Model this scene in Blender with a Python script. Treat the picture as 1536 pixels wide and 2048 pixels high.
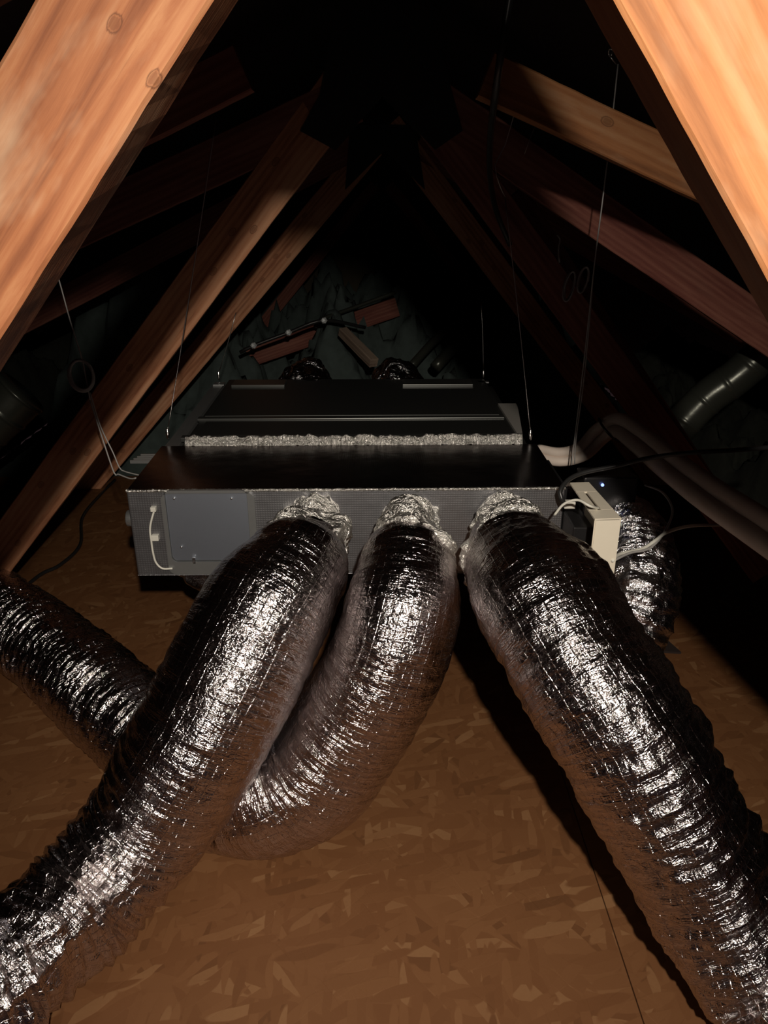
import bpy, bmesh, math, random
from mathutils import Vector, Matrix, noise
random.seed(7)
S = bpy.context.scene
C = S.collection
for o in list(bpy.data.objects): bpy.data.objects.remove(o)

# ------------------------------------------------------------------ camera
F = 1540.0                                   # focal length in pixels of a 1536x2048 picture
PITCH, YAW = math.radians(23.04), math.radians(1.03)
cam_d = bpy.data.cameras.new('camera'); cam = bpy.data.objects.new('camera', cam_d); C.objects.link(cam)
cam_d.sensor_fit = 'VERTICAL'; cam_d.sensor_height = 36.0; cam_d.sensor_width = 27.0
cam_d.lens = F / 2048 * 36.0
cam_d.clip_start = 0.02
cam.rotation_euler = (math.pi/2 - PITCH, 0, -YAW)
S.camera = cam
RM = cam.rotation_euler.to_matrix()
RIGHT, UP, FWD = RM @ Vector((1,0,0)), RM @ Vector((0,1,0)), RM @ Vector((0,0,-1))

# ------------------------------------------------------------------ light and exposure
LIGHT_POS = RIGHT*0.12 + UP*0.190 - FWD*0.42
AIM = (FWD*2.0 + RIGHT*0.02 - UP*0.42)
ld = bpy.data.lights.new('head_torch_light', 'SPOT')
ld.energy = 180; ld.color = (1.0, 0.89, 0.76); ld.spot_size = math.radians(82); ld.spot_blend = 1.0
ld.shadow_soft_size = 0.02
lo = bpy.data.objects.new('head_torch_light', ld); C.objects.link(lo)
lo.location = LIGHT_POS
lo.rotation_euler = (AIM - LIGHT_POS).to_track_quat('-Z', 'Y').to_euler()
w = bpy.data.worlds.new('dark_attic'); S.world = w; w.use_nodes = True
w.node_tree.nodes['Background'].inputs[0].default_value = (0.9, 0.55, 0.6, 1)
w.node_tree.nodes['Background'].inputs[1].default_value = 0.018
S.view_settings.view_transform = 'Standard'; S.view_settings.look = 'None'
S.view_settings.gamma = 1; S.view_settings.use_curve_mapping = False
S.view_settings.exposure = 0.0

def P(px, py, d):                            # a point seen at a pixel, at optical depth d
    return d*(FWD + RIGHT*((px-768)/F) + UP*((1024-py)/F))
def PY(px, py, Y):
    r = P(px, py, 1.0); return r*(Y/r.y)
def PZ(px, py, Z):
    r = P(px, py, 1.0); return r*(Z/r.z)
FLOOR = -1.55

# ------------------------------------------------------------------ materials
class NB:
    def __init__(s, name):
        s.m = bpy.data.materials.new(name); s.m.use_nodes = True
        s.t = s.m.node_tree; s.b = s.t.nodes['Principled BSDF']
    def n(s, typ, ins=None, **kw):
        x = s.t.nodes.new(typ)
        for k, v in kw.items(): setattr(x, k, v)
        if ins:
            for k, v in ins.items(): s.set(x.inputs[k], v)
        return x
    def set(s, sock, v):
        if isinstance(v, bpy.types.NodeSocket): s.t.links.new(v, sock)
        else: sock.default_value = v
    def math(s, op, a, b=None, c=None):
        x = s.n('ShaderNodeMath', operation=op); s.set(x.inputs[0], a)
        if b is not None: s.set(x.inputs[1], b)
        if c is not None: s.set(x.inputs[2], c)
        return x.outputs[0]
    def ramp(s, fac, stops):
        x = s.n('ShaderNodeValToRGB'); s.set(x.inputs[0], fac); e = x.color_ramp.elements
        while len(e) < len(stops): e.new(0.5)
        for q, (p, c) in zip(e, stops): q.position = p; q.color = (*c, 1) if len(c) == 3 else c
        return x.outputs[0]
    def mapping(s, vec, scale=(1,1,1), rot=(0,0,0), loc=(0,0,0)):
        x = s.n('ShaderNodeMapping', {'Vector': vec}); x.inputs['Scale'].default_value = scale
        x.inputs['Rotation'].default_value = rot; x.inputs['Location'].default_value = loc; return x.outputs[0]
    def noise(s, vec, scale, detail=4, rough=0.5, dist=0.0):
        return s.n('ShaderNodeTexNoise', {'Vector': vec, 'Scale': scale, 'Detail': detail, 'Roughness': rough, 'Distortion': dist})
    def mix(s, f, a, b, blend='MIX'):
        x = s.n('ShaderNodeMix', data_type='RGBA', blend_type=blend); s.set(x.inputs[0], f)
        for i, v in ((6, a), (7, b)): s.set(x.inputs[i], (*v, 1) if isinstance(v, tuple) and len(v) == 3 else v)
        return x.outputs[2]
    def bump(s, h, strength, dist, normal=None):
        x = s.n('ShaderNodeBump', {'Height': h, 'Strength': strength, 'Distance': dist})
        if normal is not None: s.set(x.inputs['Normal'], normal)
        return x.outputs[0]
    def out(s, col=None, rough=None, metal=None, normal=None, spec=None):
        if col is not None: s.set(s.b.inputs['Base Color'], (*col, 1) if isinstance(col, tuple) and len(col) == 3 else col)
        if rough is not None: s.set(s.b.inputs['Roughness'], rough)
        if metal is not None: s.set(s.b.inputs['Metallic'], metal)
        if normal is not None: s.set(s.b.inputs['Normal'], normal)
        if spec is not None: s.set(s.b.inputs['Specular IOR Level'], spec)
        return s.m

def wood_mat(name, dark, mid, light, seed=0.0, stain=0.0, knots=False, band=0.12, nk=0):
    b = NB(name); tc = b.n('ShaderNodeTexCoord').outputs['Object']
    v = b.mapping(tc, (1,1,1), loc=(seed, seed*1.7, 0))
    big = b.noise(b.mapping(v, (1.6, 9, 9)), 1.0, 3, 0.5, 0.6).outputs[0]
    grain = b.noise(b.mapping(v, (5, 60, 60)), 1.0, 6, 0.65, 0.8).outputs[0]
    fine = b.noise(b.mapping(v, (18, 420, 420)), 1.0, 3, 0.6).outputs[0]
    wv = b.n('ShaderNodeTexWave', {'Vector': b.mapping(v, (0.7, 16, 16)), 'Scale': 1.0, 'Distortion': 5.0, 'Detail': 4.0, 'Detail Scale': 1.6},
             wave_type='BANDS', bands_direction='Y').outputs[0]
    f = b.math('MULTIPLY_ADD', grain, 0.5, b.math('MULTIPLY_ADD', wv, band, b.math('MULTIPLY_ADD', big, 0.85, -0.30)))
    f = b.math('MULTIPLY_ADD', fine, 0.12, f)
    col = b.ramp(f, [(0.27, dark), (0.46, mid), (0.68, light)])
    # bleached and dusty patches
    dust = b.ramp(b.noise(b.mapping(v, (4, 11, 11)), 1.0, 5, 0.6).outputs[0], [(0.52, (0,0,0)), (0.72, (1,1,1))])
    col = b.mix(b.math('MULTIPLY', dust, stain), col, (0.40, 0.30, 0.20))
    # knots
    vk = b.n('ShaderNodeTexVoronoi', {'Vector': b.mapping(v, (5.2, 8.5, 1)), 'Scale': 1.0, 'Randomness': 1.0}, feature='F1', voronoi_dimensions='2D')
    vo = b.math('ADD', vk.outputs['Distance'], b.math('LESS_THAN', b.n('ShaderNodeSeparateColor', {0: vk.outputs['Color']}).outputs[0], 0.45))
    vo = b.math('ADD', vo, b.math('MULTIPLY', grain, 0.03))
    for i in range(nk):                       # single knots, placed once the board is built
        q = b.n('ShaderNodeVectorMath', {0: tc}, operation='SUBTRACT'); q.label = 'knot%d' % i
        q2 = b.n('ShaderNodeVectorMath', {0: q.outputs[0], 1: (11.5, 17.0, 0)}, operation='MULTIPLY')
        dk = b.n('ShaderNodeVectorMath', {0: q2.outputs[0]}, operation='LENGTH').outputs['Value']
        vo = b.math('MINIMUM', vo, b.math('MULTIPLY_ADD', b.math('SUBTRACT', grain, 0.4), 0.14, dk))
    kn = b.ramp(vo, [(0.06, (1,1,1)), (0.075, (0,0,0))])
    ring = b.ramp(vo, [(0.07, (0,0,0)), (0.082, (1,1,1)), (0.10, (0,0,0))])
    if knots:
        col = b.mix(b.math('MULTIPLY', kn, 0.45), col, tuple(c*0.55 for c in dark))
        col = b.mix(b.math('MULTIPLY', ring, 0.7), col, tuple(c*0.45 for c in dark))
    # small dark cracks along the grain
    cr = b.noise(b.mapping(v, (3, 75, 40)), 1.0, 4, 0.7).outputs[0]
    crm = b.ramp(cr, [(0.66, (0,0,0)), (0.72, (1,1,1))])
    col = b.mix(b.math('MULTIPLY', crm, 0.45), col, tuple(c*0.3 for c in dark))
    h = b.math('ADD', b.math('MULTIPLY', grain, 0.6), b.math('MULTIPLY', fine, 0.4))
    return b.out(col, 0.72, 0, b.bump(h, 0.5, 0.0015), 0.25)

WOOD_L = wood_mat('reddish_pine', (0.105,0.032,0.013), (0.215,0.080,0.033), (0.33,0.165,0.078), 0.3, 0.55, True, nk=2)
WOOD_R = wood_mat('orange_pine', (0.18,0.070,0.026), (0.305,0.125,0.047), (0.385,0.19,0.083), 3.1, 0.35, True)
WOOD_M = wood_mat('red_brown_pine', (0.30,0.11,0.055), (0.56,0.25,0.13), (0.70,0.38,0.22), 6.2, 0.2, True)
WOOD_D = wood_mat('shaded_maroon_pine', (0.12,0.035,0.028), (0.20,0.068,0.05), (0.29,0.12,0.085), 9.2, 0.1)  # shade on these timbers is painted in as a darker pine
WOOD_G = wood_mat('greyed_pine', (0.12,0.08,0.06), (0.22,0.16,0.12), (0.34,0.26,0.20), 12.2, 0.3)

def foil_mat(name, col, rough, wr=1.0, scrim=1.0, cell=0.022, wrinkle_sc=1.0):
    b = NB(name)
    uv = b.n('ShaderNodeUVMap', uv_map='UV').outputs[0]
    obj = b.n('ShaderNodeTexCoord').outputs['Object']
    sep = b.n('ShaderNodeSeparateXYZ', {0: uv})
    # scrim: fine reinforcing threads along and across (uv in metres: u round, v along)
    def lines(coord, pitch, wdt):
        a = b.math('ABSOLUTE', b.math('SUBTRACT', b.math('FRACT', b.math('DIVIDE', coord, pitch)), 0.5))
        return b.math('MINIMUM', b.math('DIVIDE', a, wdt/pitch), 1.0)
    wob = b.noise(obj, 14, 2).outputs[0]
    u2 = b.math('MULTIPLY_ADD', wob, 0.006, sep.outputs[0]); v2 = b.math('MULTIPLY_ADD', wob, 0.010, sep.outputs[1])
    sc = b.math('SUBTRACT', 1.0, b.math('MULTIPLY', lines(u2, cell, 0.0016), lines(v2, cell*0.62, 0.0013)))
    # wrinkles run round the tube
    w1 = b.noise(b.mapping(uv, (14, 85, 1)), wrinkle_sc, 4, 0.6, 0.9).outputs[0]
    w1 = b.math('ABSOLUTE', b.math('SUBTRACT', w1, 0.5))
    w2 = b.noise(obj, 70*wrinkle_sc, 3, 0.6, 0.5).outputs[0]
    w2 = b.math('ABSOLUTE', b.math('SUBTRACT', w2, 0.5))
    vo = b.n('ShaderNodeTexVoronoi', {'Vector': b.mapping(uv, (42, 80, 1)), 'Scale': wrinkle_sc}, feature='F1').outputs['Distance']
    h = b.math('MULTIPLY_ADD', w1, 1.6, b.math('MULTIPLY', w2, 1.0))
    h = b.math('MULTIPLY_ADD', vo, 0.22, h)
    nrm = b.bump(h, 0.75*wr, 0.006)
    nrm = b.bump(sc, 0.40*scrim, 0.0016, nrm)
    cc = b.mix(b.math('MULTIPLY', sc, 0.25*scrim), col, tuple(min(1, c*1.3) for c in col))
    return b.out(cc, rough, 1.0, nrm)
FOIL = foil_mat('duct_foil', (0.66,0.60,0.60), 0.155, 0.85, 1.0)
FOIL_C = foil_mat('crumpled_duct_foil', (0.62,0.60,0.62), 0.17, 1.1, 0.25)
TAPE = foil_mat('crumpled_foil_tape', (0.90,0.88,0.84), 0.33, 1.3, 0.0, wrinkle_sc=1.6)

def board_foil(name, col, rough, strength, cell=0.0065):
    b = NB(name); obj = b.n('ShaderNodeTexCoord').outputs['Object']
    sep = b.n('ShaderNodeSeparateXYZ', {0: obj})
    def ln(c): return b.math('ABSOLUTE', b.math('SINE', b.math('MULTIPLY', c, math.pi/cell)))
    g = b.math('MULTIPLY', ln(sep.outputs[0]), b.math('MULTIPLY', ln(sep.outputs[2]), ln(b.math('ADD', sep.outputs[1], 0.003))))
    nz = b.noise(obj, 7, 3).outputs[0]
    n = b.bump(g, strength, 0.0012); n = b.bump(nz, 0.3, 0.012, n)
    c2 = b.mix(b.math('MULTIPLY', g, 0.6), tuple(c*0.45 for c in col), col)
    return b.out(c2, rough, 1.0, n)
BOARD = board_foil('woven_foil_facing', (0.58,0.58,0.61), 0.50, 0.7)
BOARD_T = board_foil('plain_foil_top', (0.42,0.38,0.37), 0.26, 0.15)

def simple(name, col, rough=0.5, metal=0.0, nz=0.0, sc=30, var=0.0):
    b = NB(name); obj = b.n('ShaderNodeTexCoord').outputs['Object']
    f = b.noise(obj, sc, 4).outputs[0]
    c = b.mix(b.math('MULTIPLY', f, var), col, tuple(x*0.35 for x in col)) if var else col
    return b.out(c, rough, metal, b.bump(f, nz, 0.003) if nz else None)
PLATE = simple('galvanised_plate', (0.50,0.55,0.64), 0.46, 1.0, 0.08, 9, 0.15)  # bluish tint paints in a blue reflection on the plate
CASING = simple('dark_grey_steel_casing', (0.05,0.052,0.05), 0.42, 0.6, 0.04, 6, 0.1)
SEAM = simple('casing_seam', (0.14,0.145,0.14), 0.35, 0.8)
BRACKET = simple('grey_bracket_steel', (0.42,0.43,0.43), 0.4, 0.8, 0.1, 20, 0.2)
WIRE = simple('steel_wire', (0.62,0.60,0.58), 0.3, 1.0)
CLIP = simple('bright_clip', (0.85,0.9,0.92), 0.45, 0.4)
BOLT = simple('bolt_steel', (0.8,0.8,0.8), 0.2, 1.0)
CORD = simple('grey_cord', (0.36,0.35,0.34), 0.6)
BLACKC = simple('black_cable_sheath', (0.018,0.018,0.018), 0.35)
BLACKP = simple('black_plastic', (0.015,0.015,0.016), 0.3)
WHITE = simple('off_white_plastic', (0.80,0.74,0.61), 0.45, 0, 0.04, 60, 0.08)
WHITEC = simple('white_cable_sheath', (0.70,0.69,0.62), 0.4)
PIPE = simple('cream_pipe_insulation', (0.74,0.64,0.56), 0.6, 0, 0.15, 40, 0.2)
GREYD = simple('grey_duct_sleeve', (0.07,0.075,0.062), 0.28, 0.5, 0.25, 24, 0.2)
GUSSET = simple('shaded_gusset', (0.022,0.024,0.024), 0.7, 0.3, 0.1, 20, 0.3)  # near-black: the shade at the ridge is painted into the gusset colour
FELT = simple('roofing_felt', (0.03,0.018,0.015), 0.9, 0, 0.4, 8, 0.5)
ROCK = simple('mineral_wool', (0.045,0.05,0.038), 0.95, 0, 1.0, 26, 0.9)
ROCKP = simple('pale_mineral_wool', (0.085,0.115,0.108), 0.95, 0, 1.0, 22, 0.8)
BLOCK = simple('blockwork', (0.10,0.08,0.055), 0.9, 0, 0.5, 5, 0.8)
b_ = NB('blue_indicator'); b_.b.inputs['Emission Color'].default_value = (0.25,0.35,1,1); b_.b.inputs['Emission Strength'].default_value = 2.5
LED = b_.out((0.1,0.15,0.6), 0.3, 0)

def osb_mat():
    b = NB('oriented_strand_board'); obj = b.n('ShaderNodeTexCoord').outputs['Object']
    wv = b.noise(obj, 9, 2).outputs['Color']
    wsub = b.n('ShaderNodeVectorMath', {0: wv, 1: (0.5,0.5,0.5)}, operation='SUBTRACT').outputs[0]
    wsc = b.n('ShaderNodeVectorMath', {0: wsub}, operation='SCALE'); wsc.inputs['Scale'].default_value = 0.02
    v0 = b.n('ShaderNodeVectorMath', {0: obj, 1: wsc.outputs[0]}, operation='ADD').outputs[0]
    col = None; hs = None
    for i, (ang, lx, ly, lo_) in enumerate([(0.1, .13, .030, 0), (0.9, .11, .026, 3), (-0.7, .12, .028, 5), (1.6, .10, .022, 8), (-0.25,.14,.03,11)]):
        m = b.mapping(b.mapping(v0, (1,1,1), (0,0,ang)), (1/lx, 1/ly, 1), (0,0,0), (lo_, lo_*1.3, 0))
        m2 = b.n('ShaderNodeSeparateXYZ', {0: m}); mm = b.n('ShaderNodeCombineXYZ', {0: m2.outputs[0], 1: m2.outputs[1], 2: 0.0}).outputs[0]
        vo = b.n('ShaderNodeTexVoronoi', {'Vector': mm, 'Scale': 1.0}, feature='F1', voronoi_dimensions='2D')
        r = b.n('ShaderNodeSeparateColor', {0: vo.outputs['Color']})
        c = b.ramp(r.outputs[0], [(0.0, (0.05,0.018,0.006)), (0.10, (0.15,0.06,0.022)), (0.5, (0.200,0.090,0.036)), (0.88, (0.27,0.13,0.055)), (1.0, (0.46,0.27,0.13))])
        if col is None: col = c; hs = r.outputs[0]
        else:
            mk = b.math('GREATER_THAN', r.outputs[1], 0.52)
            edge = b.ramp(vo.outputs['Distance'], [(0.46, (1,1,1)), (0.54, (0,0,0))])
            mk = b.math('MULTIPLY', mk, edge)
            col = b.mix(mk, col, c); hs = b.math('ADD', hs, b.math('MULTIPLY', mk, r.outputs[0]))
    fine = b.noise(obj, 120, 4).outputs[0]
    blot = b.noise(obj, 2.2, 4, 0.6).outputs[0]
    col = b.mix(0.58, col, (0.200,0.090,0.036))
    col = b.mix(b.math('MULTIPLY', fine, 0.3), col, (0.2,0.08,0.03))
    col = b.mix(b.ramp(blot, [(0.35, (0,0,0)), (0.75, (0.45,0.45,0.45))]), col, (0.15,0.06,0.022))
    return b.out(col, 0.62, 0, b.bump(hs, 0.25, 0.0012), 0.3)
OSB = osb_mat()

# ------------------------------------------------------------------ helpers
def mesh_obj(name, verts, faces, mat, parent=None, uvs=None, smooth=False):
    me = bpy.data.meshes.new(name); me.from_pydata([tuple(v) for v in verts], [], faces)
    if uvs is not None:
        l = me.uv_layers.new(name='UV')
        for p in me.polygons:
            for k, li in enumerate(p.loop_indices): l.data[li].uv = uvs[p.index][k]
    if smooth:
        for p in me.polygons: p.use_smooth = True
    me.materials.append(mat)
    o = bpy.data.objects.new(name, me); C.objects.link(o)
    if parent: o.parent = parent
    return o
def thing(name, label, cat, loc=(0,0,0), group=None):
    o = bpy.data.objects.new(name, None); C.objects.link(o); o.location = loc; o.empty_display_size = 0.05
    tag(o, label, cat, group); return o
def tag(o, label, cat, group=None):
    o['label'] = label; o['category'] = cat
    if group: o['group'] = group
    return o
def rel(o, parent):                           # meshes are written in world coordinates; keep them there under a parent at its base
    o.parent = parent; o.matrix_parent_inverse = Matrix.Translation(-parent.location); return o
def struct(o): o['kind'] = 'structure'; return o
def box_bm(bm, lo_, hi):
    r = bmesh.ops.create_cube(bm, size=1.0)
    for v in r['verts']:
        for i in range(3): v.co[i] = lo_[i] + (v.co[i]+0.5)*(hi[i]-lo_[i])
    return r['verts']
def bm_obj(name, bm, mat, parent=None, bevel=0.0, matrix=None, smooth=False):
    if bevel:
        bmesh.ops.bevel(bm, geom=list(bm.edges), offset=bevel, segments=2, affect='EDGES', profile=0.6)
    me = bpy.data.meshes.new(name); bm.to_mesh(me); bm.free(); me.materials.append(mat)
    if smooth:
        for p in me.polygons: p.use_smooth = True
    o = bpy.data.objects.new(name, me); C.objects.link(o)
    if matrix is not None: o.matrix_world = matrix
    if parent: 
        o.parent = parent; o.matrix_parent_inverse = Matrix.Translation(-parent.location)
    return o
def box(name, lo_, hi, mat, parent=None, bevel=0.003, matrix=None):
    bm = bmesh.new(); box_bm(bm, lo_, hi); return bm_obj(name, bm, mat, parent, bevel, matrix)

def beam(name, a, b, out, wdt, thick, mat, parent=None, wob=0.0015, ext=(0,0)):
    """timber whose inner edge runs a -> b on its front face; out = direction away from that edge; thick goes away from the viewer"""
    x = (b-a).normalized(); a = a - x*ext[0]; b = b + x*ext[1]
    y = (out - x*out.dot(x)).normalized(); z = x.cross(y)
    sgn = 1 if z.y > 0 else -1
    L = (b-a).length; n = max(8, int(L/0.02)); sec = []
    bv = 0.003
    prof = [(bv,0),(wdt-bv,0),(wdt,bv),(wdt,thick-bv),(wdt-bv,thick),(bv,thick),(0,thick-bv),(0,bv)]
    V, Fc = [], []
    ph = random.random()*50
    for i in range(n+1):
        s = L*i/n
        for (u, t) in prof:
            q = Vector((s*2.5+ph, u*10, t*10)); q2 = Vector((s*22+ph, u*18, t*18))
            du = noise.noise(q)*wob*1.5 + noise.noise(q2)*wob*0.6
            V.append(Vector((s, u+du, sgn*(t+noise.noise(q+Vector((9,9,9)))*wob*0.6))))
    m = len(prof)
    for i in range(n):
        for k in range(m):
            f = (i*m+k, i*m+(k+1)%m, (i+1)*m+(k+1)%m, (i+1)*m+k)
            Fc.append(f if sgn > 0 else f[::-1])
    Fc.append(tuple(range(m))[::-1] if sgn > 0 else tuple(range(m))); e = tuple(range(n*m, n*m+m)); Fc.append(e if sgn > 0 else e[::-1])
    o = mesh_obj(name, V, Fc, mat)
    o.matrix_world = Matrix((( x.x,y.x,z.x,a.x),(x.y,y.y,z.y,a.y),(x.z,y.z,z.z,a.z),(0,0,0,1)))
    if parent: o.parent = parent; o.matrix_parent_inverse = Matrix.Translation(-parent.location)
    return o

def catmull(pts, step=0.01, radii=None):
    pts = [Vector(p) for p in pts]
    Q = [pts[0]*2-pts[1]] + pts + [pts[-1]*2-pts[-2]]
    R = None
    if radii: R = [radii[0]] + list(radii) + [radii[-1]]
    out, ro = [], []
    for i in range(1, len(Q)-2):
        p0, p1, p2, p3 = Q[i-1:i+3]; n = max(2, int((p2-p1).length/step))
        for k in range(n):
            t = k/n
            out.append(0.5*((2*p1)+(p2-p0)*t+(2*p0-5*p1+4*p2-p3)*t*t+(3*p1-p0-3*p2+p3)*t**3))
            if R: ro.append(R[i]+(R[i+1]-R[i])*(3*t*t-2*t**3))
    out.append(pts[-1]); 
    if R: ro.append(radii[-1])
    return (out, ro) if radii else out
def frames(path, ref=None):
    T = [(path[min(i+1, len(path)-1)]-path[max(i-1, 0)]).normalized() for i in range(len(path))]
    n = (ref or Vector((0,0,1))); n = (n - T[0]*n.dot(T[0])).normalized(); N = [n]
    for i in range(1, len(path)):
        n = N[-1]; n = (n - T[i]*n.dot(T[i])).normalized(); N.append(n)
    return T, N
def tube(name, pts, r, mat, parent=None, seg=10, step=0.01, radii=None, raw=False):
    if radii: path, rr = catmull(pts, step, radii)
    else: path = pts if raw else catmull(pts, step); rr = [r]*len(path)
    T, N = frames(path, Vector((0.3,0.2,1)))
    V, Fc, U = [], [], []; s = 0
    L = [0]
    for i in range(1, len(path)): L.append(L[-1]+(path[i]-path[i-1]).length)
    for i, p in enumerate(path):
        B = T[i].cross(N[i])
        for k in range(seg):
            a = 2*math.pi*k/seg; V.append(p+(N[i]*math.cos(a)+B*math.sin(a))*rr[i])
    for i in range(len(path)-1):
        for k in range(seg):
            Fc.append((i*seg+k, i*seg+(k+1)%seg, (i+1)*seg+(k+1)%seg, (i+1)*seg+k))
            r0 = rr[i]*2*math.pi
            U.append(((k/seg*r0, L[i]), ((k+1)/seg*r0, L[i]), ((k+1)/seg*r0, L[i+1]), (k/seg*r0, L[i+1])))
    Fc.append(tuple(range(seg))[::-1]); U.append([(0,0)]*seg)
    e = tuple(range((len(path)-1)*seg, len(path)*seg)); Fc.append(e); U.append([(0,0)]*seg)
    o = mesh_obj(name, V, Fc, mat, None, U, True)
    if parent: rel(o, parent)
    return o

def rn(v): return abs(noise.noise(v))
def foil_tube(name, pts, radii, mat, parent, pleat=(0.0,), crumple=(1.0,), seed=0.0, seg=110, step=0.006, pitch=0.032, lean=0.0,
              ridges=(), squash=1.0, hide_cap=False):
    """insulated foil sleeve: pleat and crumple are amounts along its length (0..1 keyed evenly)"""
    path, rr = catmull(pts, step, radii)
    T, N = frames(path, Vector((0,-0.3,1)))
    L = [0]
    for i in range(1, len(path)): L.append(L[-1]+(path[i]-path[i-1]).length)
    def key(ks, t):
        x = t*(len(ks)-1); i = min(int(x), len(ks)-2) if len(ks) > 1 else 0
        return ks[0] if len(ks) == 1 else ks[i]+(ks[i+1]-ks[i])*(x-i)
    V, Fc, U = [], [], []; sd = Vector((seed*13.1, seed*7.7, seed*3.3))
    for i, p in enumerate(path):
        B = T[i].cross(N[i]); s = L[i]; t = s/L[-1]; pl = key(pleat, t); cr = key(crumple, t); r0 = rr[i]
        for k in range(seg):
            a = 2*math.pi*k/seg; d = N[i]*math.cos(a)+B*math.sin(a)
            q = Vector((math.cos(a)*r0, math.sin(a)*r0, s))+sd
            wob = noise.noise(q*6)*0.9 + noise.noise(q*17)*0.45
            ph = s/pitch + lean*math.sin(a+1.0) + wob
            fold = 1-abs(2*(ph-math.floor(ph))-1)                 # sharp crease, round belly
            fold = fold**0.7
            amp = pl*0.0125*(0.35+1.1*rn(q*9+Vector((5,5,5))))
            r = r0 + (fold-0.6)*amp
            # deeper long wrinkles round the sleeve and random crumpling
            qa = Vector((q.x*7, q.y*7, q.z*34)); 
            r += cr*(-rn(qa)*0.0085 + noise.noise(q*5)*0.007)
            if cr > 1.1: r += (cr-1.1)*(0.016*noise.noise(q*11+Vector((2,8,1)))-0.012*rn(q*15))
            r += cr*(-rn(q*26)*0.0055 - rn(q*55+Vector((3,1,2)))*0.0022)
            for (a0, h, wd) in ridges:
                da = (a-a0+math.pi+0.25*noise.noise(Vector((s*5, seed, a0)))) % (2*math.pi)-math.pi
                r += h*math.exp(-(da/wd)**2)*(0.6+0.8*rn(Vector((s*14, a0, seed))))
            V.append(p+d*r)
    for i in range(len(path)-1):
        r0 = 0.14*2*math.pi
        for k in range(seg):
            Fc.append((i*seg+k, i*seg+(k+1)%seg, (i+1)*seg+(k+1)%seg, (i+1)*seg+k))
            U.append(((k/seg*r0, L[i]), ((k+1)/seg*r0, L[i]), ((k+1)/seg*r0, L[i+1]), (k/seg*r0, L[i+1])))
    Fc.append(tuple(range(seg))[::-1]); U.append([(0,0)]*seg)
    Fc.append(tuple(range((len(path)-1)*seg, len(path)*seg))); U.append([(0,0)]*seg)
    o = mesh_obj(name, V, Fc, mat, None, U, True)
    return rel(o, parent)

# ------------------------------------------------------------------ the setting
def slab(name, x0, x1, y0, y1, z, th, mat):
    o = box(name, (x0,y0,z-th), (x1,y1,z), mat, None, 0); return struct(o)
fl = slab('floor', -2.3, 0.5385, -0.6, 4.2, FLOOR, 0.018, OSB)
slab('floor.001', 0.5415, 1.95, -0.6, 4.2, FLOOR, 0.018, OSB)
# roof slopes of dark felt above the rafters
def roof(name, sx):
    a = math.tan(math.radians(25)); H = 0.62
    V = [(0,-1.2,H),(sx*4.6,-1.2,H-4.6*a),(sx*4.6,7.5,H-4.6*a),(0,7.5,H),(0,-1.2,H+0.02),(sx*4.6,-1.2,H-4.6*a+0.02),(sx*4.6,7.5,H-4.6*a+0.02),(0,7.5,H+0.02)]
    Fc = [(0,1,2,3),(7,6,5,4),(0,4,5,1),(1,5,6,2),(2,6,7,3),(3,7,4,0)]
    return struct(mesh_obj(name, V, Fc, FELT))
roof('ceiling', -1); roof('ceiling.001', 1)
struct(box('wall_back', (-4.5,7.3,-1.75), (4.5,7.4,0.7), BLOCK, None, 0))

# insulation beyond the boards (uncountable wool: stuff)
def wool(name, x0, x1, y0, y1, base, mat, label, amp=0.12, n=110, seed=0.0, edge=0.25):
    V, Fc = [], []
    for j in range(n+1):
        for i in range(n+1):
            u, v = i/n, j/n; x = x0+(x1-x0)*u; y = y0+(y1-y0)*v
            e = min(1, min(u, 1-u)/edge)*min(1, min(v, 1-v)/edge); e = e*e*(3-2*e)
            q = Vector((x*2.6+seed, y*2.6, 0)); h = (0.55+0.8*noise.noise(q)+0.28*noise.noise(q*3.3)+0.12*noise.noise(q*9)+0.05*noise.noise(q*22))*amp
            V.append(Vector((x+0.02*noise.noise(q*7), y, base+max(0.005, h)*e)))
    b0 = len(V)
    for j in range(n):
        for i in range(n):
            a = j*(n+1)+i; Fc.append((a, a+1, a+n+2, a+n+1))
    o = mesh_obj(name, V, Fc, mat, None, None, True)
    so = o.modifiers.new('s', 'SOLIDIFY'); so.thickness = 0.02; so.offset = -1
    o['kind'] = 'stuff'; return tag(o, label, 'insulation')
wool('loft_insulation', 1.98, 3.1, 0.4, 7.0, FLOOR-0.02, ROCK, 'dark lumpy loft insulation wool lying beyond the boards on the right', 0.42, 130, 3.0, 0.08)
wool('loft_insulation', -3.5, -2.32, 0.4, 7.0, FLOOR-0.02, ROCK, 'dark lumpy loft insulation wool lying beyond the boards on the left', 0.5, 110, 8.0, 0.1)
wool('loft_insulation', -2.3, 1.95, 4.22, 7.2, FLOOR-0.02, ROCKP, 'pale greenish insulation wool heaped behind the hung unit', 0.95, 130, 1.0, 0.18)

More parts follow.
